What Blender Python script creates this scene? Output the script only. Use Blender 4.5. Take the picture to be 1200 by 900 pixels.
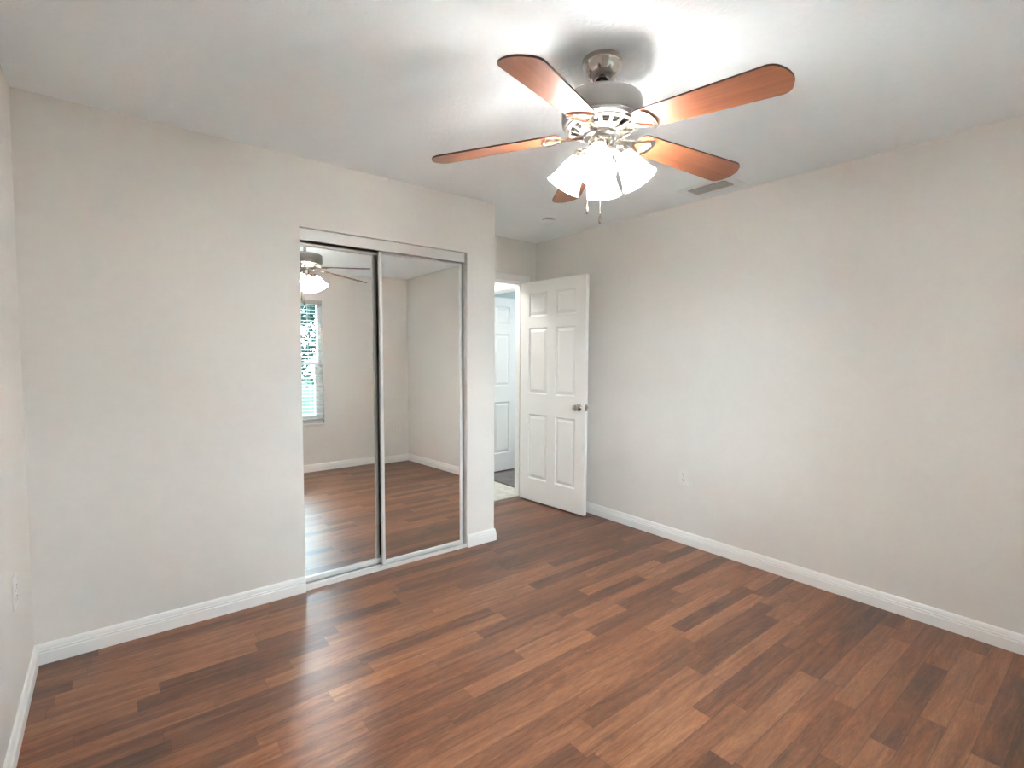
import bpy, bmesh, math, random
from mathutils import Vector, Matrix
random.seed(7)
S = bpy.context.scene
C = S.collection
for o in list(bpy.data.objects): bpy.data.objects.remove(o)

# ------------------------------------------------------------------ room measures (metres)
H = 2.44                      # ceiling
YC = 2.952                    # closet wall face
XL, XR = -0.287, 3.240        # left / right wall faces
XC = 2.188                    # outer corner of the closet block
YB = 3.711                    # wall with the bedroom door
YD = -0.2215                  # window wall (behind the camera)
T = 0.115                     # wall thickness
CAM_H = 1.3456

# ------------------------------------------------------------------ camera
cam = bpy.data.cameras.new('camera')
cam.sensor_width = 36.0
cam.lens = 36.0 * 593.2 / 1200.0
cam.clip_start = 0.02
camo = bpy.data.objects.new('camera', cam); C.objects.link(camo)
pitch, yaw, roll = 0.0524, 0.6728, 0.0051
fwd = Vector((math.sin(yaw)*math.cos(pitch), math.cos(yaw)*math.cos(pitch), -math.sin(pitch)))
rgt = Vector((math.cos(yaw), -math.sin(yaw), 0)); up = rgt.cross(fwd)
r2 = rgt*math.cos(roll) + up*math.sin(roll); u2 = -rgt*math.sin(roll) + up*math.cos(roll)
M = Matrix((r2, u2, -fwd)).transposed().to_4x4(); M.translation = (0, 0, CAM_H)
camo.matrix_world = M
S.camera = camo

# ------------------------------------------------------------------ light and exposure
S.view_settings.view_transform = 'Standard'
S.view_settings.look = 'None'
S.view_settings.gamma = 1.0
S.view_settings.use_curve_mapping = False
S.view_settings.exposure = 1.25
SKY_STRENGTH = 13.0
SKY_COLOR = (0.74, 0.88, 1.0)
BULB_STRENGTH = 430.0
BULB_COLOR = (0.95, 0.985, 1.0)
S.cycles.use_denoising = True
S.cycles.max_bounces = 16
S.cycles.diffuse_bounces = 8
S.cycles.glossy_bounces = 8
S.cycles.transparent_max_bounces = 16
S.cycles.sample_clamp_indirect = 80.0
W = bpy.data.worlds.new('world'); S.world = W; W.use_nodes = True
bg = W.node_tree.nodes['Background']
bg.inputs[0].default_value = (*SKY_COLOR, 1); bg.inputs[1].default_value = SKY_STRENGTH
# daylight sampling through the bedroom window opening
def portal(loc, rot, sx, sy):
    l = bpy.data.lights.new('window_daylight', 'AREA'); l.shape = 'RECTANGLE'; l.size = sx; l.size_y = sy
    l.cycles.is_portal = True
    o = bpy.data.objects.new('window_daylight', l); C.objects.link(o); o.location = loc; o.rotation_euler = rot
WX0, WX1, WZ0, WZ1 = 1.23, 2.14, 0.57, 2.085
portal(((WX0+WX1)/2, YD-T-0.01, (WZ0+WZ1)/2), (math.radians(90), 0, 0), WX1-WX0, WZ1-WZ0)
FX0, FX1 = 4.0, 4.4   # unseen window added to light the door across the hall (y range)
portal((5.5+T+0.01, (FX0+FX1)/2, 1.4), (0, math.radians(90), 0), 1.3, FX1-FX0)

# ------------------------------------------------------------------ materials
def mat(name):
    m = bpy.data.materials.new(name); m.use_nodes = True
    nt = m.node_tree; b = nt.nodes['Principled BSDF']
    return m, nt, b
def nd(nt, t, **kw):
    n = nt.nodes.new(t)
    for k, v in kw.items(): setattr(n, k, v)
    return n
def simple(name, col, rough=0.5, metal=0.0, spec=0.5):
    m, nt, b = mat(name)
    b.inputs['Base Color'].default_value = (*col, 1); b.inputs['Roughness'].default_value = rough
    b.inputs['Metallic'].default_value = metal; b.inputs['Specular IOR Level'].default_value = spec
    return m
def painted(name, col, rough, scale, strength, dist=0.002):
    m, nt, b = mat(name)
    b.inputs['Roughness'].default_value = rough
    tc = nd(nt, 'ShaderNodeTexCoord'); n = nd(nt, 'ShaderNodeTexNoise'); n.inputs['Scale'].default_value = scale
    n.inputs['Detail'].default_value = 3
    nt.links.new(tc.outputs['Object'], n.inputs['Vector'])
    bp = nd(nt, 'ShaderNodeBump'); bp.inputs['Strength'].default_value = strength; bp.inputs['Distance'].default_value = dist
    nt.links.new(n.outputs['Fac'], bp.inputs['Height']); nt.links.new(bp.outputs[0], b.inputs['Normal'])
    n2 = nd(nt, 'ShaderNodeTexNoise'); n2.inputs['Scale'].default_value = 30
    nt.links.new(tc.outputs['Object'], n2.inputs['Vector'])
    mx = nd(nt, 'ShaderNodeMix', data_type='RGBA')
    mx.inputs[6].default_value = (*[c*0.975 for c in col], 1); mx.inputs[7].default_value = (*[min(1, c*1.02) for c in col], 1)
    nt.links.new(n2.outputs['Fac'], mx.inputs[0]); nt.links.new(mx.outputs[2], b.inputs['Base Color'])
    return m
WALL = painted('wall_paint', (0.77, 0.735, 0.695), 0.6, 190, 0.25)
CEIL = painted('ceiling_paint', (0.91, 0.955, 0.99), 0.85, 60, 0.5, 0.004)
TRIM = simple('white_trim_paint', (0.86, 0.85, 0.83), 0.35)
DOORW = simple('white_door_paint', (0.86, 0.84, 0.81), 0.38)
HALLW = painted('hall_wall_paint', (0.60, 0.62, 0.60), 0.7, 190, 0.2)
NICKEL = simple('brushed_nickel', (0.52, 0.48, 0.45), 0.2, 1.0)
NICKELD = simple('satin_nickel_band', (0.40, 0.385, 0.37), 0.38, 1.0)
CHROME = simple('polished_nickel', (0.55, 0.50, 0.44), 0.16, 1.0)
DARK = simple('dark_gap', (0.012, 0.011, 0.010), 0.9, 0.0, 0.05)
ALU = simple('white_aluminium_frame', (0.72, 0.71, 0.69), 0.3, 0.15)
SILVER = simple('silver_track', (0.62, 0.62, 0.62), 0.3, 0.8)
PLASTIC = simple('white_plastic', (0.80, 0.77, 0.735), 0.4)
VENTW = simple('vent_paint', (0.86, 0.88, 0.90), 0.5)
LOUV = simple('louver_paint', (0.50, 0.50, 0.50), 0.5)
MIRROR = simple('mirror_silver', (0.90, 0.915, 0.905), 0.0, 1.0)
VINYL = simple('window_vinyl', (0.86, 0.87, 0.88), 0.4)
SLAT = simple('blind_slat', (0.80, 0.80, 0.78), 0.45)
RAILG = simple('blind_rail', (0.52, 0.50, 0.47), 0.5)
BARK = simple('bark', (0.09, 0.065, 0.05), 0.9)

def floor_mat(name, pal, strip, length, rough, gain=1.0):
    m, nt, b = mat(name)
    L = nt.links.new
    tc = nd(nt, 'ShaderNodeTexCoord'); sx = nd(nt, 'ShaderNodeSeparateXYZ'); L(tc.outputs['Object'], sx.inputs[0])
    def mth(op, a, bb=None, c=None):
        n = nd(nt, 'ShaderNodeMath', operation=op)
        for i, v in enumerate((a, bb, c)):
            if v is None: continue
            if isinstance(v, (int, float)): n.inputs[i].default_value = v
            else: L(v, n.inputs[i])
        return n.outputs[0]
    def board(w, ln, seed):
        ys = mth('DIVIDE', sx.outputs[1], w); row = mth('FLOOR', ys)
        wn = nd(nt, 'ShaderNodeTexWhiteNoise', noise_dimensions='1D'); L(mth('ADD', row, seed), wn.inputs['W'])
        xs = mth('ADD', mth('DIVIDE', sx.outputs[0], ln), mth('MULTIPLY', wn.outputs['Value'], 7.3))
        col = mth('FLOOR', xs)
        cv = nd(nt, 'ShaderNodeCombineXYZ'); L(row, cv.inputs[0]); L(col, cv.inputs[1]); cv.inputs[2].default_value = seed
        w3 = nd(nt, 'ShaderNodeTexWhiteNoise', noise_dimensions='3D'); L(cv.outputs[0], w3.inputs['Vector'])
        return ys, xs, w3
    ys, xs, rnd = board(strip, length, 3.7)
    sc = nd(nt, 'ShaderNodeSeparateColor'); L(rnd.outputs['Color'], sc.inputs[0])
    # grain, stretched along the boards and shifted from board to board
    gx = nd(nt, 'ShaderNodeCombineXYZ')
    L(mth('ADD', mth('MULTIPLY', sx.outputs[0], 2.6), mth('MULTIPLY', sc.outputs[0], 40)), gx.inputs[0])
    L(mth('ADD', mth('MULTIPLY', sx.outputs[1], 27), mth('MULTIPLY', sc.outputs[1], 40)), gx.inputs[1])
    g1 = nd(nt, 'ShaderNodeTexNoise'); g1.inputs['Scale'].default_value = 1.0; g1.inputs['Detail'].default_value = 5
    g1.inputs['Roughness'].default_value = 0.70; g1.inputs['Distortion'].default_value = 0.9
    L(gx.outputs[0], g1.inputs['Vector'])
    gf = nd(nt, 'ShaderNodeCombineXYZ'); L(mth('MULTIPLY', sx.outputs[0], 26), gf.inputs[0]); L(mth('MULTIPLY', sx.outputs[1], 220), gf.inputs[1])
    g2 = nd(nt, 'ShaderNodeTexNoise'); g2.inputs['Scale'].default_value = 1.0; g2.inputs['Detail'].default_value = 2
    L(gf.outputs[0], g2.inputs['Vector'])
    t = mth('ADD', mth('MULTIPLY', sc.outputs[2], 0.46), mth('MULTIPLY', g1.outputs['Fac'], 1.25))
    t = mth('ADD', t, mth('MULTIPLY', g2.outputs['Fac'], 0.45))
    t = mth('SUBTRACT', t, 0.60)
    cr = nd(nt, 'ShaderNodeValToRGB'); L(t, cr.inputs[0])
    el = cr.color_ramp.elements
    el[0].position = 0.0; el[0].color = (*pal[0], 1); el[1].position = 1.0; el[1].color = (*pal[-1], 1)
    for i, c in enumerate(pal[1:-1]):
        e = el.new((i+1)/(len(pal)-1)); e.color = (*c, 1)
    # fine seams between boards
    fy = mth('FRACT', ys); dy = mth('MINIMUM', fy, mth('SUBTRACT', 1.0, fy)); sy = mth('LESS_THAN', dy, 0.0012/strip)
    fx = mth('FRACT', xs); dx = mth('MINIMUM', fx, mth('SUBTRACT', 1.0, fx)); sxm = mth('LESS_THAN', dx, 0.0010/length)
    seam = mth('MAXIMUM', sy, sxm)
    mx = nd(nt, 'ShaderNodeMix', data_type='RGBA'); L(mth('MULTIPLY', seam, 0.45), mx.inputs[0]); L(cr.outputs[0], mx.inputs[6])
    mx.inputs[7].default_value = (*[c*0.4 for c in pal[0]], 1)
    L(mx.outputs[2], b.inputs['Base Color'])
    b.inputs['Roughness'].default_value = rough
    L(mth('ADD', rough-0.04, mth('MULTIPLY', g1.outputs['Fac'], 0.10)), b.inputs['Roughness'])
    bp = nd(nt, 'ShaderNodeBump'); bp.inputs['Strength'].default_value = 0.06; bp.inputs['Distance'].default_value = 0.001
    L(g2.outputs['Fac'], bp.inputs['Height']); L(bp.outputs[0], b.inputs['Normal'])
    return m
FLOOR = floor_mat('laminate_floor', [(0.034, 0.013, 0.0075), (0.085, 0.032, 0.0155), (0.160, 0.061, 0.028), (0.245, 0.104, 0.050), (0.36, 0.175, 0.092)], 0.080, 0.72, 0.35)
FLOORD = floor_mat('dark_laminate_floor', [(0.06, 0.045, 0.042), (0.10, 0.08, 0.075), (0.15, 0.12, 0.11), (0.2, 0.17, 0.16)], 0.12, 1.2, 0.3)
def tile_mat():
    m, nt, b = mat('beige_tile'); tc = nd(nt, 'ShaderNodeTexCoord'); n = nd(nt, 'ShaderNodeTexNoise'); n.inputs['Scale'].default_value = 14
    n.inputs['Detail'].default_value = 5; nt.links.new(tc.outputs['Object'], n.inputs['Vector'])
    cr = nd(nt, 'ShaderNodeValToRGB'); nt.links.new(n.outputs['Fac'], cr.inputs[0])
    cr.color_ramp.elements[0].position = 0.3; cr.color_ramp.elements[0].color = (0.46, 0.43, 0.36, 1)
    cr.color_ramp.elements[1].position = 0.7; cr.color_ramp.elements[1].color = (0.66, 0.63, 0.56, 1)
    nt.links.new(cr.outputs[0], b.inputs['Base Color']); b.inputs['Roughness'].default_value = 0.4
    return m
TILE = tile_mat()
def blade_mat(name, a, c):
    m, nt, b = mat(name); tc = nd(nt, 'ShaderNodeTexCoord'); mp = nd(nt, 'ShaderNodeMapping'); mp.inputs['Scale'].default_value = (3, 55, 3)
    n = nd(nt, 'ShaderNodeTexNoise'); n.inputs['Scale'].default_value = 1.0; n.inputs['Detail'].default_value = 4; n.inputs['Distortion'].default_value = 0.6
    nt.links.new(tc.outputs['Object'], mp.inputs[0]); nt.links.new(mp.outputs[0], n.inputs['Vector'])
    cr = nd(nt, 'ShaderNodeValToRGB'); nt.links.new(n.outputs['Fac'], cr.inputs[0])
    cr.color_ramp.elements[0].position = 0.25; cr.color_ramp.elements[0].color = (*a, 1)
    cr.color_ramp.elements[1].position = 0.75; cr.color_ramp.elements[1].color = (*c, 1)
    nt.links.new(cr.outputs[0], b.inputs['Base Color']); b.inputs['Roughness'].default_value = 0.38
    return m
BLADE = blade_mat('cherry_blade', (0.19, 0.058, 0.026), (0.30, 0.10, 0.045))
BLADEE = simple('dark_blade_edge', (0.06, 0.025, 0.018), 0.5)
def glass_shade():
    m, nt, b = mat('frosted_shade_glass'); nt.nodes.remove(b)
    out = nt.nodes['Material Output']
    tr = nd(nt, 'ShaderNodeBsdfTransparent'); tr.inputs[0].default_value = (1, 0.98, 0.95, 1)
    tl = nd(nt, 'ShaderNodeBsdfTranslucent'); tl.inputs[0].default_value = (0.97, 0.95, 0.92, 1)
    df = nd(nt, 'ShaderNodeBsdfDiffuse'); df.inputs[0].default_value = (0.93, 0.92, 0.9, 1)
    td = nd(nt, 'ShaderNodeMixShader'); td.inputs[0].default_value = 0.62
    nt.links.new(tl.outputs[0], td.inputs[1]); nt.links.new(df.outputs[0], td.inputs[2])
    gl = nd(nt, 'ShaderNodeBsdfGlossy'); gl.inputs[1].default_value = 0.15
    a = nd(nt, 'ShaderNodeMixShader'); a.inputs[0].default_value = 0.92
    nt.links.new(tr.outputs[0], a.inputs[1]); nt.links.new(td.outputs[0], a.inputs[2])
    f = nd(nt, 'ShaderNodeMixShader'); f.inputs[0].default_value = 0.06
    nt.links.new(a.outputs[0], f.inputs[1]); nt.links.new(gl.outputs[0], f.inputs[2]); nt.links.new(f.outputs[0], out.inputs[0])
    return m
SHADE = glass_shade()
def emit(name, col, s):
    m, nt, b = mat(name); nt.nodes.remove(b); e = nd(nt, 'ShaderNodeEmission')
    e.inputs[0].default_value = (*col, 1); e.inputs[1].default_value = s
    nt.links.new(e.outputs[0], nt.nodes['Material Output'].inputs[0]); return m
BULB = emit('lit_bulb', BULB_COLOR, BULB_STRENGTH)
HALLFILL = emit('hall_fill_glow', (1.0, 0.97, 0.93), 48.0)  # glow of the light added in the hall
def pane_mat():
    m, nt, b = mat('window_glass'); nt.nodes.remove(b)
    tr = nd(nt, 'ShaderNodeBsdfTransparent'); tr.inputs[0].default_value = (0.95, 0.98, 0.97, 1)
    gl = nd(nt, 'ShaderNodeBsdfGlossy'); gl.inputs[1].default_value = 0.0
    fr = nd(nt, 'ShaderNodeFresnel'); fr.inputs[0].default_value = 1.45
    a = nd(nt, 'ShaderNodeMixShader'); nt.links.new(fr.outputs[0], a.inputs[0]); nt.links.new(tr.outputs[0], a.inputs[1]); nt.links.new(gl.outputs[0], a.inputs[2])
    nt.links.new(a.outputs[0], nt.nodes['Material Output'].inputs[0]); return m
PANE = pane_mat()
def leafy(name, a, c, sc):
    m, nt, b = mat(name); tc = nd(nt, 'ShaderNodeTexCoord'); n = nd(nt, 'ShaderNodeTexNoise'); n.inputs['Scale'].default_value = sc
    nt.links.new(tc.outputs['Object'], n.inputs['Vector']); cr = nd(nt, 'ShaderNodeValToRGB'); nt.links.new(n.outputs['Fac'], cr.inputs[0])
    cr.color_ramp.elements[0].position = 0.3; cr.color_ramp.elements[0].color = (*a, 1)
    cr.color_ramp.elements[1].position = 0.7; cr.color_ramp.elements[1].color = (*c, 1)
    nt.links.new(cr.outputs[0], b.inputs['Base Color']); b.inputs['Roughness'].default_value = 0.9; b.inputs['Specular IOR Level'].default_value = 0.05
    return m
GRASS = leafy('lawn_grass', (0.008, 0.030, 0.015), (0.014, 0.045, 0.022), 3)
LEAF = leafy('tree_leaves', (0.012, 0.032, 0.028), (0.022, 0.055, 0.048), 2)

# ------------------------------------------------------------------ mesh helpers
def add_box(bm, x0, x1, y0, y1, z0, z1, mi=0):
    v = [bm.verts.new((x, y, z)) for x in (x0, x1) for y in (y0, y1) for z in (z0, z1)]
    for f in ((0,1,3,2), (4,6,7,5), (0,4,5,1), (2,3,7,6), (0,2,6,4), (1,5,7,3)):
        fc = bm.faces.new([v[i] for i in f]); fc.material_index = mi
def lathe(bm, prof, seg=48, cap0=False, cap1=False, mtx=None):
    rings = []
    for r, z in prof:
        if r < 1e-6: rings.append([bm.verts.new((0, 0, z))])
        else: rings.append([bm.verts.new((r*math.cos(2*math.pi*i/seg), r*math.sin(2*math.pi*i/seg), z)) for i in range(seg)])
    for a, b in zip(rings, rings[1:]):
        for i in range(seg):
            j = (i+1) % seg
            if len(a) == 1 and len(b) == 1: continue
            if len(a) == 1: bm.faces.new((a[0], b[j], b[i]))
            elif len(b) == 1: bm.faces.new((a[i], a[j], b[0]))
            else: bm.faces.new((a[i], a[j], b[j], b[i]))
    if cap0 and len(rings[0]) > 1: bm.faces.new(rings[0][::-1])
    if cap1 and len(rings[-1]) > 1: bm.faces.new(rings[-1])
    if mtx is not None:
        bmesh.ops.transform(bm, matrix=mtx, verts=[v for r in rings for v in r])
    return rings
def tube(bm, pts, rad, seg=12, caps=True):
    pts = [Vector(p) for p in pts]; rings = []
    for i, p in enumerate(pts):
        d = (pts[min(i+1, len(pts)-1)] - pts[max(i-1, 0)]).normalized()
        a = d.orthogonal().normalized() if i == 0 else (rings_ax - d*rings_ax.dot(d)).normalized()
        rings_ax = a; b = d.cross(a)
        r = rad[i] if isinstance(rad, (list, tuple)) else rad
        rings.append([bm.verts.new(p + (a*math.cos(2*math.pi*k/seg) + b*math.sin(2*math.pi*k/seg))*r) for k in range(seg)])
    for a, b in zip(rings, rings[1:]):
        for k in range(seg):
            j = (k+1) % seg; bm.faces.new((a[k], a[j], b[j], b[k]))
    if caps: bm.faces.new(rings[0][::-1]); bm.faces.new(rings[-1])
def mesh(name, bm, m, smooth=0, bevel=0):
    bmesh.ops.recalc_face_normals(bm, faces=bm.faces)
    me = bpy.data.meshes.new(name); bm.to_mesh(me); bm.free()
    for x in (m if isinstance(m, (list, tuple)) else [m]): me.materials.append(x)
    if smooth:
        for p in me.polygons: p.use_smooth = True
        me.set_sharp_from_angle(angle=math.radians(smooth))
    return me
def obj(name, bm, m, parent=None, loc=None, smooth=0, bevel=0):
    me = bm if isinstance(bm, bpy.types.Mesh) else mesh(name, bm, m, smooth)
    o = bpy.data.objects.new(name, me); C.objects.link(o)
    if parent is not None: o.parent = parent
    if loc is not None: o.location = loc
    if bevel:
        md = o.modifiers.new('bevel', 'BEVEL'); md.width = bevel; md.segments = 2; md.limit_method = 'ANGLE'
    return o
def boxes(*bs):
    bm = bmesh.new()
    for b in bs: add_box(bm, *b)
    return bm
def struct(name, bm, m, **kw):
    o = obj(name, bm, m, **kw); o['kind'] = 'structure'; return o
def tag(o, label, cat, group=None, kind=None):
    o['label'] = label; o['category'] = cat
    if group: o['group'] = group
    if kind: o['kind'] = kind
    return o
def thing(name, label, cat, loc=(0, 0, 0), rot=(0, 0, 0), group=None):
    o = bpy.data.objects.new(name, None); o.empty_display_size = 0.1; C.objects.link(o)
    o.location = loc; o.rotation_euler = rot
    return tag(o, label, cat, group)
def copy_tree(o, parent=None):
    c = o.copy(); C.objects.link(c)
    if parent is not None: c.parent = parent
    for ch in list(o.children): copy_tree(ch, c)
    return c

# ------------------------------------------------------------------ room shell
struct('floor', boxes((XL-T, XR, YD-T, YB+0.035, -0.1, 0)), FLOOR)
struct('ceiling', boxes((XL-T, XR+T, YD-T, YB+T, H, H+0.1)), CEIL)
struct('wall_left', boxes((XL-T, XL, YD-T, YC+T, 0, H)), WALL)
struct('wall_right', boxes((XR, XR+T, YD-T, YB+T, 0, H)), WALL)
OX0, OX1, OZ = 0.846, 1.953, 2.062
struct('wall_closet', boxes((XL, OX0, YC, YC+T, 0, H), (OX1, XC, YC, YC+T, 0, H), (OX0, OX1, YC, YC+T, OZ, H)), WALL)
struct('wall_alcove', boxes((XC-0.10, XC, YC+T, YB, 0, H)), WALL)
struct('wall_closet_end', boxes((0.45, 0.55, YC+T, YB, 0, H)), WALL)
DX0, DX1, DZ = 2.29, 3.09, 2.045          # bedroom door opening
struct('wall_back', boxes((0.45, DX0-0.02, YB, YB+T, 0, H), (DX1+0.02, XR, YB, YB+T, 0, H), (DX0-0.02, DX1+0.02, YB, YB+T, DZ+0.02, H)), WALL)
struct('wall_window', boxes((XL, WX0, YD-T, YD, 0, H), (WX1, XR, YD-T, YD, 0, H), (WX0, WX1, YD-T, YD, 0, WZ0), (WX0, WX1, YD-T, YD, WZ1, H)), WALL)

# baseboards: one moulded profile swept along each wall
PROF = [(0, 0), (0.014, 0), (0.014, 0.050), (0.0115, 0.054), (0.0115, 0.058), (0.0135, 0.061), (0.0105, 0.066), (0.0095, 0.074), (0.007, 0.083), (0.0035, 0.089), (0, 0.090)]
def sweep(path, normals):
    """path: points on the wall face; normals: offset direction at each point (mitred)."""
    bm = bmesh.new(); rows = []
    for (x, y), (nx, ny) in zip(path, normals):
        rows.append([bm.verts.new((x+nx*d, y+ny*d, z)) for d, z in PROF])
    n = len(PROF)
    for a, b in zip(rows, rows[1:]):
        for i in range(n):
            j = (i+1) % n; bm.faces.new((a[i], a[j], b[j], b[i]))
    bm.faces.new(rows[0][::-1]); bm.faces.new(rows[-1])
    return bm
struct('baseboard_left', sweep([(XL, YD+0.014), (XL, YC)], [(1, 0), (1, -1)]), TRIM)
struct('baseboard_closet', sweep([(XL, YC), (OX0, YC)], [(1, -1), (0, -1)]), TRIM)
struct('baseboard_alcove', sweep([(OX1+0.002, YC), (XC, YC), (XC, YB-0.016)], [(0, -1), (1, -1), (1, 0)]), TRIM)
struct('baseboard_right', sweep([(XR, YD), (XR, YB-0.016)], [(-1, 1), (-1, 0)]), TRIM)
struct('baseboard_window', sweep([(XR, YD), (XL+0.016, YD)], [(-1, 1), (0, 1)]), TRIM)

# bedroom door casing and jambs
cw, ct = 0.062, 0.015
bm = boxes((DX0-0.008-cw, DX0-0.008, YB-ct, YB, 0, DZ+0.008+cw), (DX1+0.008, DX1+0.008+cw, YB-ct, YB, 0, DZ+0.008+cw), (DX0-0.008, DX1+0.008, YB-ct, YB, DZ+0.008, DZ+0.008+cw))
struct('trim_1', bm, TRIM, bevel=0.004)
bm = boxes((DX0-0.02, DX0, YB, YB+T, 0, DZ+0.02), (DX1, DX1+0.02, YB, YB+T, 0, DZ+0.02), (DX0, DX1, YB, YB+T, DZ, DZ+0.02),
           (DX0, DX0+0.011, YB+0.04, YB+0.075, 0.0, DZ), (DX1-0.011, DX1, YB+0.04, YB+0.075, 0.0, DZ), (DX0+0.011, DX1-0.011, YB+0.04, YB+0.075, DZ-0.011, DZ))
struct('trim_2', bm, TRIM)
bm = boxes((DX0-0.008-cw, DX0-0.008, YB+T, YB+T+ct, 0, DZ+0.07), (DX1+0.008, DX1+0.008+cw, YB+T, YB+T+ct, 0, DZ+0.07), (DX0-0.008, DX1+0.008, YB+T, YB+T+ct, DZ+0.008, DZ+0.07))
struct('trim_3', bm, TRIM)

# ------------------------------------------------------------------ six-panel door leaves
def door_face(bm, Wd, z0, z1, y, sgn):
    """one moulded face in the plane y; local x 0..Wd; sgn: direction the face looks (-1/+1)."""
    xs = [0, 0.112, 0.344, 0.450, 0.676, Wd]; zs = [z0, 0.220, 0.822, 1.014, 1.617, 1.721, 1.932, z1]
    grid = {}
    def V(x, z, d=0.0):
        k = (round(x, 4), round(z, 4), round(d, 4))
        if k not in grid: grid[k] = bm.verts.new((x, y - sgn*d, z))
        return grid[k]
    for i in range(5):
        for j in range(7):
            x0, x1, a, b = xs[i], xs[i+1], zs[j], zs[j+1]
            if i in (1, 3) and j in (1, 3, 5):
                rings = [(0, 0), (0.005, 0.010), (0.012, 0.012), (0.036, 0.003), (0.039, 0.002)]
                prev = None
                for ins, dep in rings:
                    r = [V(x0+ins, a+ins, dep), V(x1-ins, a+ins, dep), V(x1-ins, b-ins, dep), V(x0+ins, b-ins, dep)]
                    if prev:
                        for k in range(4):
                            l = (k+1) % 4; bm.faces.new((prev[k], prev[l], r[l], r[k]))
                    prev = r
                bm.faces.new(prev)
            else:
                bm.faces.new((V(x0, a), V(x1, a), V(x1, b), V(x0, b)))
    return [V(xs[i], z0) for i in range(6)], [V(xs[i], z1) for i in range(6)], [V(0, z) for z in zs], [V(Wd, z) for z in zs]
def door_leaf(Wd=0.785, z0=0.012, z1=2.038, th=0.035):
    bm = bmesh.new()
    f = door_face(bm, Wd, z0, z1, 0.0, -1); g = door_face(bm, Wd, z0, z1, th, 1)
    for a, b in zip(f, g):
        for k in range(len(a)-1): bm.faces.new((a[k], a[k+1], b[k+1], b[k]))
    return mesh('door_leaf', bm, DOORW)
LEAFM = door_leaf()
def knob_bm(sgn, y):
    bm = bmesh.new()
    pr = [(0, 0), (0.032, 0), (0.032, 0.004), (0.027, 0.010), (0.014, 0.013), (0.0115, 0.026), (0.017, 0.032), (0.0255, 0.040), (0.0275, 0.050), (0.024, 0.059), (0.012, 0.064), (0, 0.065)]
    lathe(bm, pr, 32)
    R = Matrix.Rotation(math.radians(90), 4, 'X') if sgn < 0 else Matrix.Rotation(math.radians(-90), 4, 'X')
    bmesh.ops.transform(bm, matrix=Matrix.Translation((0, y, 0)) @ R, verts=bm.verts)
    return bm
# bedroom door: visible face from (3.05, 3.70) to (3.101, 2.92)
A = Vector((3.046, 3.697)); B = Vector((3.101, 2.920)); ang = math.atan2(B.y-A.y, B.x-A.x)
door = struct('door_1', LEAFM, None)
door.location = (A.x, A.y, 0); door.rotation_euler = (0, 0, ang)
# local +x runs hinge->free edge; local +y then points to +x world (towards the right wall); the face y=0 looks at the room
tag(door, 'open white six-panel bedroom door swung back against the right wall', 'door')
k = obj('door_knob', knob_bm(-1, 0.0), CHROME, door, (0.720, 0, 0.925), smooth=40); k['label'] = 'shiny metal door knob'
k = obj('door_knob', knob_bm(1, 0.035), CHROME, door, (0.720, 0, 0.925), smooth=40); k['label'] = 'shiny metal door knob'
k = obj('latch_plate', boxes((0.7845, 0.7865, 0.006, 0.029, 0.897, 0.953), (0.7865, 0.795, 0.011, 0.022, 0.915, 0.935)), NICKEL, door); k['label'] = 'metal latch plate on the door edge'
for z in (0.22, 1.02, 1.82):
    bm = bmesh.new(); lathe(bm, [(0, z-0.045), (0.006, z-0.045), (0.006, z+0.045), (0, z+0.045)], 12)
    k = obj('hinge', bm, NICKEL, door, (-0.004, 0.041, 0), smooth=40)

# ------------------------------------------------------------------ hall and the room across it
struct('floor_hall', boxes((0.9, 3.252, YB+0.035, 4.95, -0.1, 0)), TILE)
struct('floor_far_room', boxes((3.252, 5.5+T, YB+T, 4.95, -0.1, 0)), FLOORD)
struct('trim_4', boxes((DX0, DX1, YB+0.018, YB+0.05, 0, 0.006)), simple('threshold_metal', (0.30, 0.28, 0.26), 0.5, 0.3), bevel=0.002)
struct('trim_5', boxes((3.245, 3.268, 3.93, 4.72, 0, 0.006)), simple('threshold_dark', (0.10, 0.08, 0.06), 0.5), bevel=0.002)
HW = 4.85
HO0, HO1, HOZ = 3.915, 4.735, 2.040
struct('ceiling_hall', boxes((0.9, 5.5+T, YB+T, HW+T, H, H+0.1)), CEIL)
struct('wall_hall', boxes((0.9, 5.5, HW, HW+T, 0, H)), HALLW)
struct('wall_hall_end', boxes((0.9-T, 0.9, YB+T, HW+T, 0, H)), HALLW)
struct('wall_hall_right', boxes((XR, XR+T, YB+T, HO0-0.02, 0, H), (XR, XR+T, HO1+0.02, HW, 0, H), (XR, XR+T, HO0-0.02, HO1+0.02, HOZ+0.02, H)), HALLW)
struct('wall_far_room', boxes((5.5, 5.5+T, YB, FX0, 0, H), (5.5, 5.5+T, FX1, HW+T, 0, H), (5.5, 5.5+T, FX0, FX1, 0, 0.75), (5.5, 5.5+T, FX0, FX1, 2.05, H)), HALLW)
struct('wall_far_room_near', boxes((XR+T, 5.5, YB, YB+T, 0, H)), HALLW)
struct('added_far_window', boxes((5.5+0.05, 5.5+0.08, FX0, FX0+0.04, 0.75, 2.05), (5.5+0.05, 5.5+0.08, FX1-0.04, FX1, 0.75, 2.05), (5.5+0.05, 5.5+0.08, FX0+0.04, FX1-0.04, 0.75, 0.79), (5.5+0.05, 5.5+0.08, FX0+0.04, FX1-0.04, 2.01, 2.05), (5.5+0.05, 5.5+0.08, FX0+0.04, FX1-0.04, 1.38, 1.42)), VINYL)  # unseen window, added for daylight on the far door leaf
bm = boxes((XR-ct, XR, HO0-0.008-cw, HO0-0.008, 0, HOZ+0.008+cw), (XR-ct, XR, HO1+0.008, HO1+0.008+cw, 0, HOZ+0.008+cw), (XR-ct, XR, HO0-0.008, HO1+0.008, HOZ+0.008, HOZ+0.008+cw))
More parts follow.
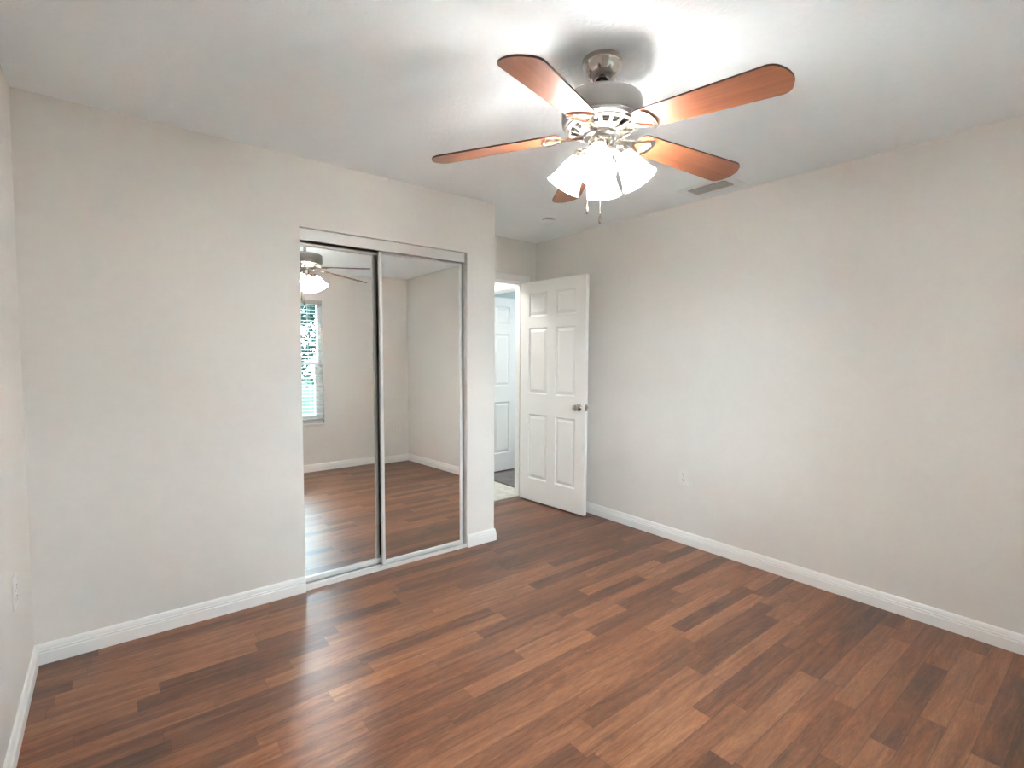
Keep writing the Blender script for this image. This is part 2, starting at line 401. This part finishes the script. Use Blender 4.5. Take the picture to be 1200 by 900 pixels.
struct('trim_6', bm, TRIM, bevel=0.004)
struct('trim_7', boxes((XR, XR+T, HO0-0.02, HO0, 0, HOZ+0.02), (XR, XR+T, HO1, HO1+0.02, 0, HOZ+0.02), (XR, XR+T, HO0, HO1, HOZ, HOZ+0.02)), TRIM)
d2 = struct('door_2', LEAFM, None)
d2.location = (XR+T+0.012, 4.700, 0); d2.rotation_euler = (0, 0, 0)
tag(d2, 'white six-panel door in the room across the hall, seen through the doorway', 'door')
obj('door_knob', knob_bm(-1, 0.0), CHROME, d2, (0.720, 0, 0.925), smooth=40)
lamp = thing('added_hall_light', 'unseen round ceiling light added to brighten the hallway', 'ceiling light', (2.45, 4.36, H))  # added out of view to light the space behind the doorway
bm = bmesh.new(); lathe(bm, [(0, 0), (0.15, 0), (0.15, -0.025), (0.135, -0.028), (0, -0.028)], 40); obj('base', bm, PLASTIC, lamp, smooth=40)
bm = bmesh.new(); lathe(bm, [(0.133, -0.028), (0.125, -0.05), (0.09, -0.075), (0.04, -0.088), (0, -0.09)], 40); obj('diffuser', bm, HALLFILL, lamp, smooth=60)

# ------------------------------------------------------------------ closet: tracks and sliding mirror doors
bm = boxes((OX0+0.002, OX1-0.016, YC+0.008, YC+0.014, 2.000, OZ-0.003), (OX0+0.002, OX1-0.016, YC+0.014, YC+0.108, OZ-0.014, OZ-0.003),
           (OX0+0.002, OX1-0.016, YC+0.002, YC+0.016, 1.994, 2.000))
struct('trim_8', bm, ALU, bevel=0.0015)
bm = boxes((OX0+0.001, OX1-0.001, YC+0.004, YC+0.110, 0, 0.006), (OX0+0.001, OX1-0.001, YC+0.004, YC+0.008, 0.006, 0.026),
           (OX0+0.001, OX1-0.001, YC+0.053, YC+0.057, 0.006, 0.018), (OX0+0.001, OX1-0.001, YC+0.104, YC+0.108, 0.006, 0.018))
struct('trim_9', bm, ALU)
def mirror_door(x0, x1, yc, label, z0=0.024, z1=1.996):
    w = x1-x0; h = z1-z0
    # the hung panel leans back by half a degree and is a touch out of line, like the real one
    t = thing('sliding_mirror_door', label, 'mirror door', ((x0+x1)/2, yc, z0), (math.radians(-0.515), 0, math.radians(0.643)), 'sliding mirror doors of the closet')
    st, d = 0.020, 0.011
    obj('mirror_panel', boxes((-w/2+st*0.7, w/2-st*0.7, -0.004, 0.003, st*0.7, h-st*0.7)), MIRROR, t)
    def stile(xa, xb, za, zb, name):
        o = obj(name, boxes((xa, xb, -d, d, za, zb)), ALU, t, bevel=0.003); o['label'] = 'pale metal edge of the mirror door'
    stile(-w/2, -w/2+st, 0, h, 'stile'); stile(w/2-st, w/2, 0, h, 'stile')
    stile(-w/2+st, w/2-st, 0, 0.026, 'rail'); stile(-w/2+st, w/2-st, h-0.016, h, 'rail')
    return t
mirror_door(0.848, 1.365, YC+0.080, 'left sliding mirror closet door reflecting the window and fan')
mirror_door(1.328, 1.936, YC+0.036, 'right sliding mirror closet door reflecting an empty room corner')

# ------------------------------------------------------------------ window, sill, blind
win = struct('window_1', boxes((WX0, WX0+0.045, YD-0.105, YD-0.045, WZ0+0.02, WZ1), (WX1-0.045, WX1, YD-0.105, YD-0.045, WZ0+0.02, WZ1),
    (WX0+0.045, WX1-0.045, YD-0.105, YD-0.045, WZ1-0.045, WZ1), (WX0+0.045, WX1-0.045, YD-0.105, YD-0.045, WZ0+0.02, WZ0+0.07)), VINYL)
o = obj('sash', boxes((WX0+0.045, WX0+0.085, YD-0.085, YD-0.055, WZ0+0.07, 1.34), (WX1-0.085, WX1-0.045, YD-0.085, YD-0.055, WZ0+0.07, 1.34),
    (WX0+0.085, WX1-0.085, YD-0.085, YD-0.055, WZ0+0.07, WZ0+0.11), (WX0+0.085, WX1-0.085, YD-0.085, YD-0.055, 1.30, 1.34)), VINYL, win)
obj('pane', boxes((WX0+0.085, WX1-0.085, YD-0.073, YD-0.069, WZ0+0.11, 1.30)), PANE, o)
obj('pane', boxes((WX0+0.045, WX1-0.045, YD-0.096, YD-0.092, 1.32, WZ1-0.045)), PANE, win)
obj('window_sill', boxes((WX0, WX1, YD-0.112, YD+0.018, WZ0, WZ0+0.020)), TRIM, win, bevel=0.004)
bl = thing('window_blind', 'white horizontal slat blind, open, over the window seen in the mirror', 'blind', ((WX0+WX1)/2, YD-0.008, WZ1))
hw = (WX1-WX0)/2 - 0.006
obj('headrail', boxes((-hw, hw, -0.032, 0.022, -0.050, -0.001)), RAILG, bl, bevel=0.003)
bm = bmesh.new()
nsl = 31
for i in range(nsl):
    z = -0.075 - i*0.0435
    tn = math.tan(math.radians(-11))
    for s0, s1, zz0, zz1 in ((-0.024, 0.0, -0.0015, 0.0015), (0.0, 0.024, 0.0015, -0.0015)):
        v = [bm.verts.new((x, -0.008+s, z+q+s*tn)) for x in (-hw, hw) for s, q in ((s0, zz0), (s1, zz1))]
        v2 = [bm.verts.new((p.co.x, p.co.y, p.co.z+0.0022)) for p in v]
        for f in ((0,1,3,2),):
            bm.faces.new([v[i] for i in f]); bm.faces.new([v2[i] for i in f[::-1]])
        for p, q in ((0,1),(1,3),(3,2),(2,0)): bm.faces.new((v[p], v[q], v2[q], v2[p]))
obj('slats', bm, SLAT, bl)
obj('bottom_rail', boxes((-hw, hw, -0.033, 0.017, -1.462, -1.440)), RAILG, bl, bevel=0.003)
bm = bmesh.new()
for x in (-0.3, 0.3):
    for y in (-0.031, 0.017): tube(bm, [(x, y, -0.05), (x, y, -1.445)], 0.0009, 6)
obj('ladder_cord', bm, SLAT, bl)
bm = bmesh.new(); tube(bm, [(0.27, 0.020, -0.05), (0.272, 0.022, -0.80)], 0.0035, 8); obj('tilt_wand', bm, PLASTIC, bl)

# ------------------------------------------------------------------ garden beyond the window
tag(struct('ground', boxes((-30, 40, -60, YD-T-0.001, -0.5, -0.3)), GRASS), 'green lawn outside the window', 'lawn')
def tree(x, y, h, r, label, low):
    t = thing('garden_tree', label, 'tree', (x, y, -0.3), (0, 0, random.random()*6), 'trees at the end of the lawn')
    bm = bmesh.new(); tube(bm, [(0, 0, 0), (0.05, 0.02, h*0.4), (-0.04, 0.05, h*0.85)], [0.16, 0.11, 0.04], 10); obj('trunk', bm, BARK, t, smooth=60)
    bm = bmesh.new()
    cl = [(Vector((random.uniform(-1, 1)*r*0.7, random.uniform(-1, 1)*r*0.7, random.uniform(low, 1.0)*h)), random.uniform(0.35, 0.6)*r) for _ in range(16)]
    for i in range(5200):
        c, rr = random.choice(cl)
        d = Vector((random.gauss(0, 1), random.gauss(0, 1), random.gauss(0, 1))).normalized()*rr*random.uniform(0.5, 1)
        p = c+d; u = Vector((random.gauss(0, 1), random.gauss(0, 1), random.gauss(0, 1))).normalized(); w = u.orthogonal()
        s = random.uniform(0.09, 0.19)
        bm.faces.new([bm.verts.new(p+q) for q in (-u*s, w*s*0.45, u*s, -w*s*0.45)])
    obj('foliage', bm, LEAF, t)
tree(2.4, -19, 7.5, 2.6, 'leafy green tree beyond the lawn, seen through the window in the mirror', 0.25)
tree(9.4, -20, 8.5, 2.8, 'leafy green tree beyond the lawn, seen through the window in the mirror', 0.2)
tree(16.6, -22, 8.0, 2.7, 'leafy green tree beyond the lawn, seen through the window in the mirror', 0.2)

# ------------------------------------------------------------------ ceiling fan
FX, FY = 1.459, 1.305
fan = thing('ceiling_fan', 'five-blade brushed nickel ceiling fan with reddish wood blades and four lit lamps', 'ceiling fan', (FX, FY, H))
Z = lambda z: z - H
bm = bmesh.new(); lathe(bm, [(0, 0), (0.074, 0), (0.075, Z(2.424)), (0.072, Z(2.418)), (0.070, Z(2.414)), (0.066, Z(2.40)), (0.055, Z(2.384)), (0.040, Z(2.374)), (0.026, Z(2.371)), (0.021, Z(2.373)), (0.021, Z(2.40))], 64)
obj('canopy', bm, NICKEL, fan, smooth=40)
bm = bmesh.new(); lathe(bm, [(0, Z(2.42)), (0.0135, Z(2.42)), (0.0135, Z(2.30)), (0, Z(2.30))], 24); obj('downrod', bm, NICKEL, fan, smooth=40)
bm = bmesh.new(); lathe(bm, [(0, Z(2.308)), (0.045, Z(2.308)), (0.05, Z(2.303)), (0.135, Z(2.299)), (0.145, Z(2.293)), (0.1455, Z(2.287)), (0.147, Z(2.285)), (0.147, Z(2.222)), (0.1455, Z(2.219)), (0.144, Z(2.216)), (0.1455, Z(2.211)), (0.140, Z(2.203)), (0.131, Z(2.199)), (0.12, Z(2.20)), (0.0, Z(2.20))], 96)
obj('motor_housing', bm, NICKELD, fan, smooth=35)
# vented cone below the motor: a dark core behind ribs
vent = bmesh.new(); lathe(vent, [(0.124, Z(2.203)), (0.117, Z(2.199)), (0.084, Z(2.187)), (0.060, Z(2.181)), (0, Z(2.181))], 64)
core = obj('vent_core', vent, DARK, fan, smooth=40); core['label'] = 'dark openings of the vent ring'
bm = bmesh.new()
lathe(bm, [(0.132, Z(2.2015)), (0.130, Z(2.195)), (0.118, Z(2.191)), (0.113, Z(2.194)), (0.124, Z(2.203))], 64)
lathe(bm, [(0.090, Z(2.1845)), (0.083, Z(2.178)), (0.058, Z(2.172)), (0.05, Z(2.176)), (0.06, Z(2.182)), (0.086, Z(2.189))], 64)
for i in range(18):
    a = 2*math.pi*i/18
    R = Matrix.Rotation(a, 4, 'Z')
    wa, wb = 0.0050, 0.0075
    pts = [(0.120, -wa, 2.197), (0.120, wa, 2.197), (0.084, wb, 2.184), (0.084, -wb, 2.184)]
    lo = [bm.verts.new(R @ Vector((x, y, Z(z)-0.005))) for x, y, z in pts]; hi = [bm.verts.new(R @ Vector((x, y, Z(z)+0.002))) for x, y, z in pts]
    bm.faces.new(lo); bm.faces.new(hi[::-1])
    for q in range(4):
        w = (q+1) % 4; bm.faces.new((lo[q], hi[q], hi[w], lo[w]))
obj('vent_ring', bm, simple('cast_nickel', (0.20, 0.175, 0.145), 0.42, 0.7), fan, smooth=35)
bm = bmesh.new(); lathe(bm, [(0, Z(2.182)), (0.054, Z(2.182)), (0.066, Z(2.172)), (0.066, Z(2.162)), (0.056, Z(2.158)), (0, Z(2.158))], 48); obj('flywheel', bm, NICKELD, fan, smooth=40)
bm = bmesh.new(); lathe(bm, [(0, Z(2.159)), (0.046, Z(2.159)), (0.050, Z(2.156)), (0.050, Z(2.120)), (0.052, Z(2.117)), (0.052, Z(2.111)), (0.046, Z(2.100)), (0.034, Z(2.090)), (0.018, Z(2.084)), (0.010, Z(2.077)), (0.006, Z(2.071)), (0, Z(2.069))], 48)
obj('switch_housing', bm, NICKEL, fan, smooth=40)
# blades and blade irons
def blade_mesh():
    r0, r1 = 0.155, 0.665; w0, w1 = 0.056, 0.071
    pts = []
    def corner(cx, cy, r, a0, a1, n=8):
        for i in range(n+1):
            a = math.radians(a0+(a1-a0)*i/n); pts.append((cx+r*math.cos(a), cy+r*math.sin(a)))
    # rounded paddle: soft root corners, bowed tip
    corner(r0+0.03, -w0+0.03, 0.03, 180, 270, 6)
    corner(r1-0.052, -w1+0.042, 0.042, 272, 330, 6)
    n = 10
    for i in range(1, n):
        t = i/n; y = (-w1+0.021)+(2*w1-0.042)*t; pts.append((r1-0.0155+0.0155*(1-(2*t-1)**2), y))
    corner(r1-0.052, w1-0.042, 0.042, 30, 88, 6)
    corner(r0+0.03, w0-0.03, 0.03, 90, 180, 6)
    bm = bmesh.new(); th = 0.006
    lo = [bm.verts.new((x, y, 0)) for x, y in pts]; hi = [bm.verts.new((x, y, th)) for x, y in pts]
    bm.faces.new(lo[::-1]).material_index = 0; bm.faces.new(hi).material_index = 0
    for i in range(len(pts)):
        j = (i+1) % len(pts); bm.faces.new((lo[i], lo[j], hi[j], hi[i])).material_index = 1
    return mesh('blade', bm, [BLADE, BLADEE])
def iron_mesh():
    # open fan-shaped bracket plate with a D-shaped window, and the arm up to the hub
    out = [(0.128, -0.012), (0.146, -0.017), (0.166, -0.031), (0.186, -0.046), (0.202, -0.053), (0.215, -0.046), (0.224, -0.026), (0.2275, 0), (0.224, 0.026), (0.215, 0.046), (0.202, 0.053), (0.186, 0.046), (0.166, 0.031), (0.146, 0.017), (0.128, 0.012), (0.1275, 0)]
    inn = [(0.152, -0.005), (0.158, -0.010), (0.172, -0.021), (0.186, -0.032), (0.197, -0.037), (0.204, -0.031), (0.2095, -0.016), (0.211, 0), (0.2095, 0.016), (0.204, 0.031), (0.197, 0.037), (0.186, 0.032), (0.172, 0.021), (0.158, 0.010), (0.152, 0.005), (0.151, 0)]
    bm = bmesh.new(); n = len(out)
    def ring(p, z): return [bm.verts.new((x, y, z)) for x, y in p]
    a, b, c, d = ring(out, -0.008), ring(inn, -0.008), ring(out, -0.0005), ring(inn, -0.0005)
    for i in range(n):
        j = (i+1) % n
        bm.faces.new((a[i], a[j], b[j], b[i])); bm.faces.new((c[i], d[i], d[j], c[j]))
        bm.faces.new((a[i], c[i], c[j], a[j])); bm.faces.new((b[i], b[j], d[j], d[i]))
    return mesh('blade_iron', bm, CHROME, smooth=40)
def arm_mesh():
    bm = bmesh.new()
    prof = [(0.050, 0.012, -0.011), (0.075, 0.011, -0.011), (0.095, 0.010, -0.010), (0.115, 0.011, -0.008), (0.134, 0.013, -0.0045)]
    rows = []
    for x, w, z in prof:
        rows.append([bm.verts.new((x, -w, z-0.004)), bm.verts.new((x, w, z-0.004)), bm.verts.new((x, w, z+0.004)), bm.verts.new((x, -w, z+0.004))])
    for p, q in zip(rows, rows[1:]):
        for i in range(4):
            j = (i+1) % 4; bm.faces.new((p[i], p[j], q[j], q[i]))
    bm.faces.new(rows[0][::-1]); bm.faces.new(rows[-1])
    return mesh('iron_arm', bm, CHROME, smooth=30)
def screw_mesh():
    bm = bmesh.new(); lathe(bm, [(0, -0.012), (0.003, -0.0115), (0.005, -0.0095), (0.005, -0.008), (0, -0.008)], 12); return mesh('screw', bm, NICKEL, smooth=40)
BM_, IM_, AM_, SM_ = blade_mesh(), iron_mesh(), arm_mesh(), screw_mesh()
PITCH = math.radians(-10.5); DROOP = math.radians(5.2)
for kk in range(5):
    az = math.radians(57.4 + 72*kk)
    Rb = Matrix.Translation((0, 0, Z(2.185))) @ Matrix.Rotation(az, 4, 'Z') @ Matrix.Rotation(DROOP, 4, 'Y') @ Matrix.Rotation(PITCH, 4, 'X')
    b = obj('blade', BM_, None, fan); b.matrix_local = Rb
    i = obj('blade_iron', IM_, None, fan); i.matrix_local = Rb
    ar = obj('iron_arm', AM_, None, i)
    for sy in (-0.020, 0.0, 0.020):
        obj('screw', SM_, None, i, (0.2185 - abs(sy)*0.22, sy, 0))
# lamp arms, sockets, glass shades, bulbs
def arm_bm():
    bm = bmesh.new(); tube(bm, [(0.040, 0, Z(2.116)), (0.052, 0, Z(2.124)), (0.062, 0, Z(2.127)), (0.067, 0, Z(2.123)), (0.069, 0, Z(2.118))], [0.009, 0.008, 0.008, 0.010, 0.012], 14); return bm
ARM = mesh('lamp_arm', arm_bm(), NICKEL, smooth=50)
def sock_bm():
    bm = bmesh.new(); lathe(bm, [(0, -0.008), (0.018, -0.008), (0.027, 0.0), (0.0285, 0.006), (0.0285, 0.022), (0.026, 0.024), (0.0, 0.024)], 32); return bm
SOCK = mesh('lamp_socket', sock_bm(), NICKEL, smooth=40)
def shade_bm():
    bm = bmesh.new()
    p = [(0.027, 0.016), (0.029, 0.024), (0.034, 0.032), (0.0405, 0.045), (0.0455, 0.060), (0.050, 0.076), (0.056, 0.092), (0.0635, 0.106), (0.069, 0.113)]
    lathe(bm, [(q, 0.016+(z-0.016)*1.24) for q, z in p], 48); return bm
SHM = mesh('lamp_shade', shade_bm(), SHADE, smooth=80)
def bulb_bm():
    bm = bmesh.new(); lathe(bm, [(0.0125, 0.026), (0.0135, 0.036), (0.019, 0.046), (0.0255, 0.057), (0.028, 0.068), (0.026, 0.079), (0.018, 0.089), (0.008, 0.0935), (0, 0.0945)], 28, cap0=True); return bm
BUM = mesh('light_bulb', bulb_bm(), BULB, smooth=80)
TILT = math.radians(31)
for kk in range(4):
    az = math.radians(-144 + 90*kk)
    a = obj('lamp_arm', ARM, None, fan); a.rotation_euler = (0, 0, az)
    Rs = Matrix.Rotation(az, 4, 'Z') @ Matrix.Translation((0.071, 0, Z(2.112))) @ Matrix.Rotation(math.pi-TILT, 4, 'Y')
    s = obj('lamp_socket', SOCK, None, fan); s.matrix_local = Rs
    sh = obj('lamp_shade', SHM, None, fan); sh.matrix_local = Rs
    sh['label'] = 'lit frosted glass bell shade'
    b = obj('light_bulb', BUM, None, sh)
# pull chains with pendants
def chain(x, y, zt, zb, dark):
    bm = bmesh.new(); n = int((zt-zb)/0.0045)
    tube(bm, [(x, y, Z(zt)), (x, y, Z(zb))], 0.0012, 8)
    for i in range(n):
        bmesh.ops.create_icosphere(bm, subdivisions=1, radius=0.0019, matrix=Matrix.Translation((x, y, Z(zt-0.0045*(i+0.5)))))
    c = obj('pull_chain', bm, CHROME, fan, smooth=60)
    bm = bmesh.new()
    lathe(bm, [(0, 0), (0.0022, 0), (0.003, -0.004), (0.0045, -0.012), (0.0062, -0.022), (0.0066, -0.029), (0.005, -0.035), (0, -0.037)], 20)
    obj('pendant', bm, CHROME if not dark else NICKEL, c, (x, y, Z(zb)), smooth=60)
rv = (math.cos(yaw), -math.sin(yaw))
chain(-rv[0]*0.050-0.006, -rv[1]*0.050-0.006, 2.115, 1.918, True)
chain(-rv[0]*0.002-0.012, -rv[1]*0.002-0.012, 2.08, 1.882, False)

# ------------------------------------------------------------------ ceiling vent, smoke detector, outlets
v = thing('ceiling_vent', 'white rectangular air vent with grey louvers in the ceiling near right wall', 'air vent', (3.045, 1.795, H))
hx, hy, ix, iy = 0.108, 0.182, 0.062, 0.128
bm = boxes((-hx, hx, -hy, -iy, -0.006, 0), (-hx, hx, iy, hy, -0.006, 0), (-hx, -ix, -iy, iy, -0.006, 0), (ix, hx, -iy, iy, -0.006, 0))
obj('frame', bm, VENTW, v, bevel=0.003)
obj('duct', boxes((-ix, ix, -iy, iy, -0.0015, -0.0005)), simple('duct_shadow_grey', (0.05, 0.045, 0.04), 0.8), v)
for i in range(6):
    bm = boxes((-0.005, 0.005, -iy+0.001, iy-0.001, -0.0008, 0.0008))
    l = obj('louver', bm, LOUV, v, (-ix+0.011+i*0.020, 0, -0.0065)); l.rotation_euler = (0, math.radians(8), 0)
sd = thing('smoke_detector', 'small round white smoke detector on the ceiling before the door', 'smoke detector', (2.760, 3.010, H))
bm = bmesh.new(); lathe(bm, [(0, 0), (0.064, 0), (0.065, -0.006), (0.060, -0.009), (0, -0.009)], 40); obj('base', bm, VENTW, sd, smooth=40)
bm = bmesh.new(); lathe(bm, [(0.053, -0.009), (0.053, -0.013), (0.0, -0.013)], 40); obj('vent_slot', bm, DARK, sd, smooth=40)
bm = bmesh.new(); lathe(bm, [(0, -0.013), (0.057, -0.013), (0.058, -0.018), (0.053, -0.029), (0.040, -0.035), (0, -0.037)], 40); obj('cover', bm, VENTW, sd, smooth=40)

def outlet(loc, rz, label):
    t = thing('wall_outlet', label, 'outlet', loc, (0, 0, rz), 'white electrical outlets low on the walls')
    # local: plate in xz, faces -y
    obj('cover_plate', boxes((-0.037, 0.037, -0.006, 0, -0.060, 0.060)), PLASTIC, t, bevel=0.003)
    for z in (0.020, -0.020):
        bm = bmesh.new(); lathe(bm, [(0, 0), (0.0165, 0), (0.0165, 0.003), (0, 0.003)], 24)
        bmesh.ops.transform(bm, matrix=Matrix.Translation((0, -0.0055, z)) @ Matrix.Rotation(math.radians(90), 4, 'X'), verts=bm.verts)
        s = obj('socket', bm, PLASTIC, t, smooth=40)
        obj('slot', boxes((-0.0072, -0.0048, -0.0089, -0.0084, z-0.001, z+0.008), (0.0048, 0.0072, -0.0089, -0.0084, z, z+0.007), (-0.002, 0.002, -0.0089, -0.0084, z-0.010, z-0.006)), DARK, s)
    bm = bmesh.new(); lathe(bm, [(0, 0), (0.003, 0), (0.003, 0.001), (0, 0.001)], 12)
    bmesh.ops.transform(bm, matrix=Matrix.Translation((0, -0.006, 0)) @ Matrix.Rotation(math.radians(90), 4, 'X'), verts=bm.verts)
    obj('screw', bm, NICKEL, t)
    return t
outlet((XR, 2.060, 0.488), math.radians(-90), 'white outlet low on the right wall past the open door')
outlet((3.085, YD, 0.47), math.radians(180), 'white outlet near the room corner, seen only in the right mirror')
outlet((XL, 2.475, 0.505), math.radians(90), 'white outlet on the left wall at the photo edge')
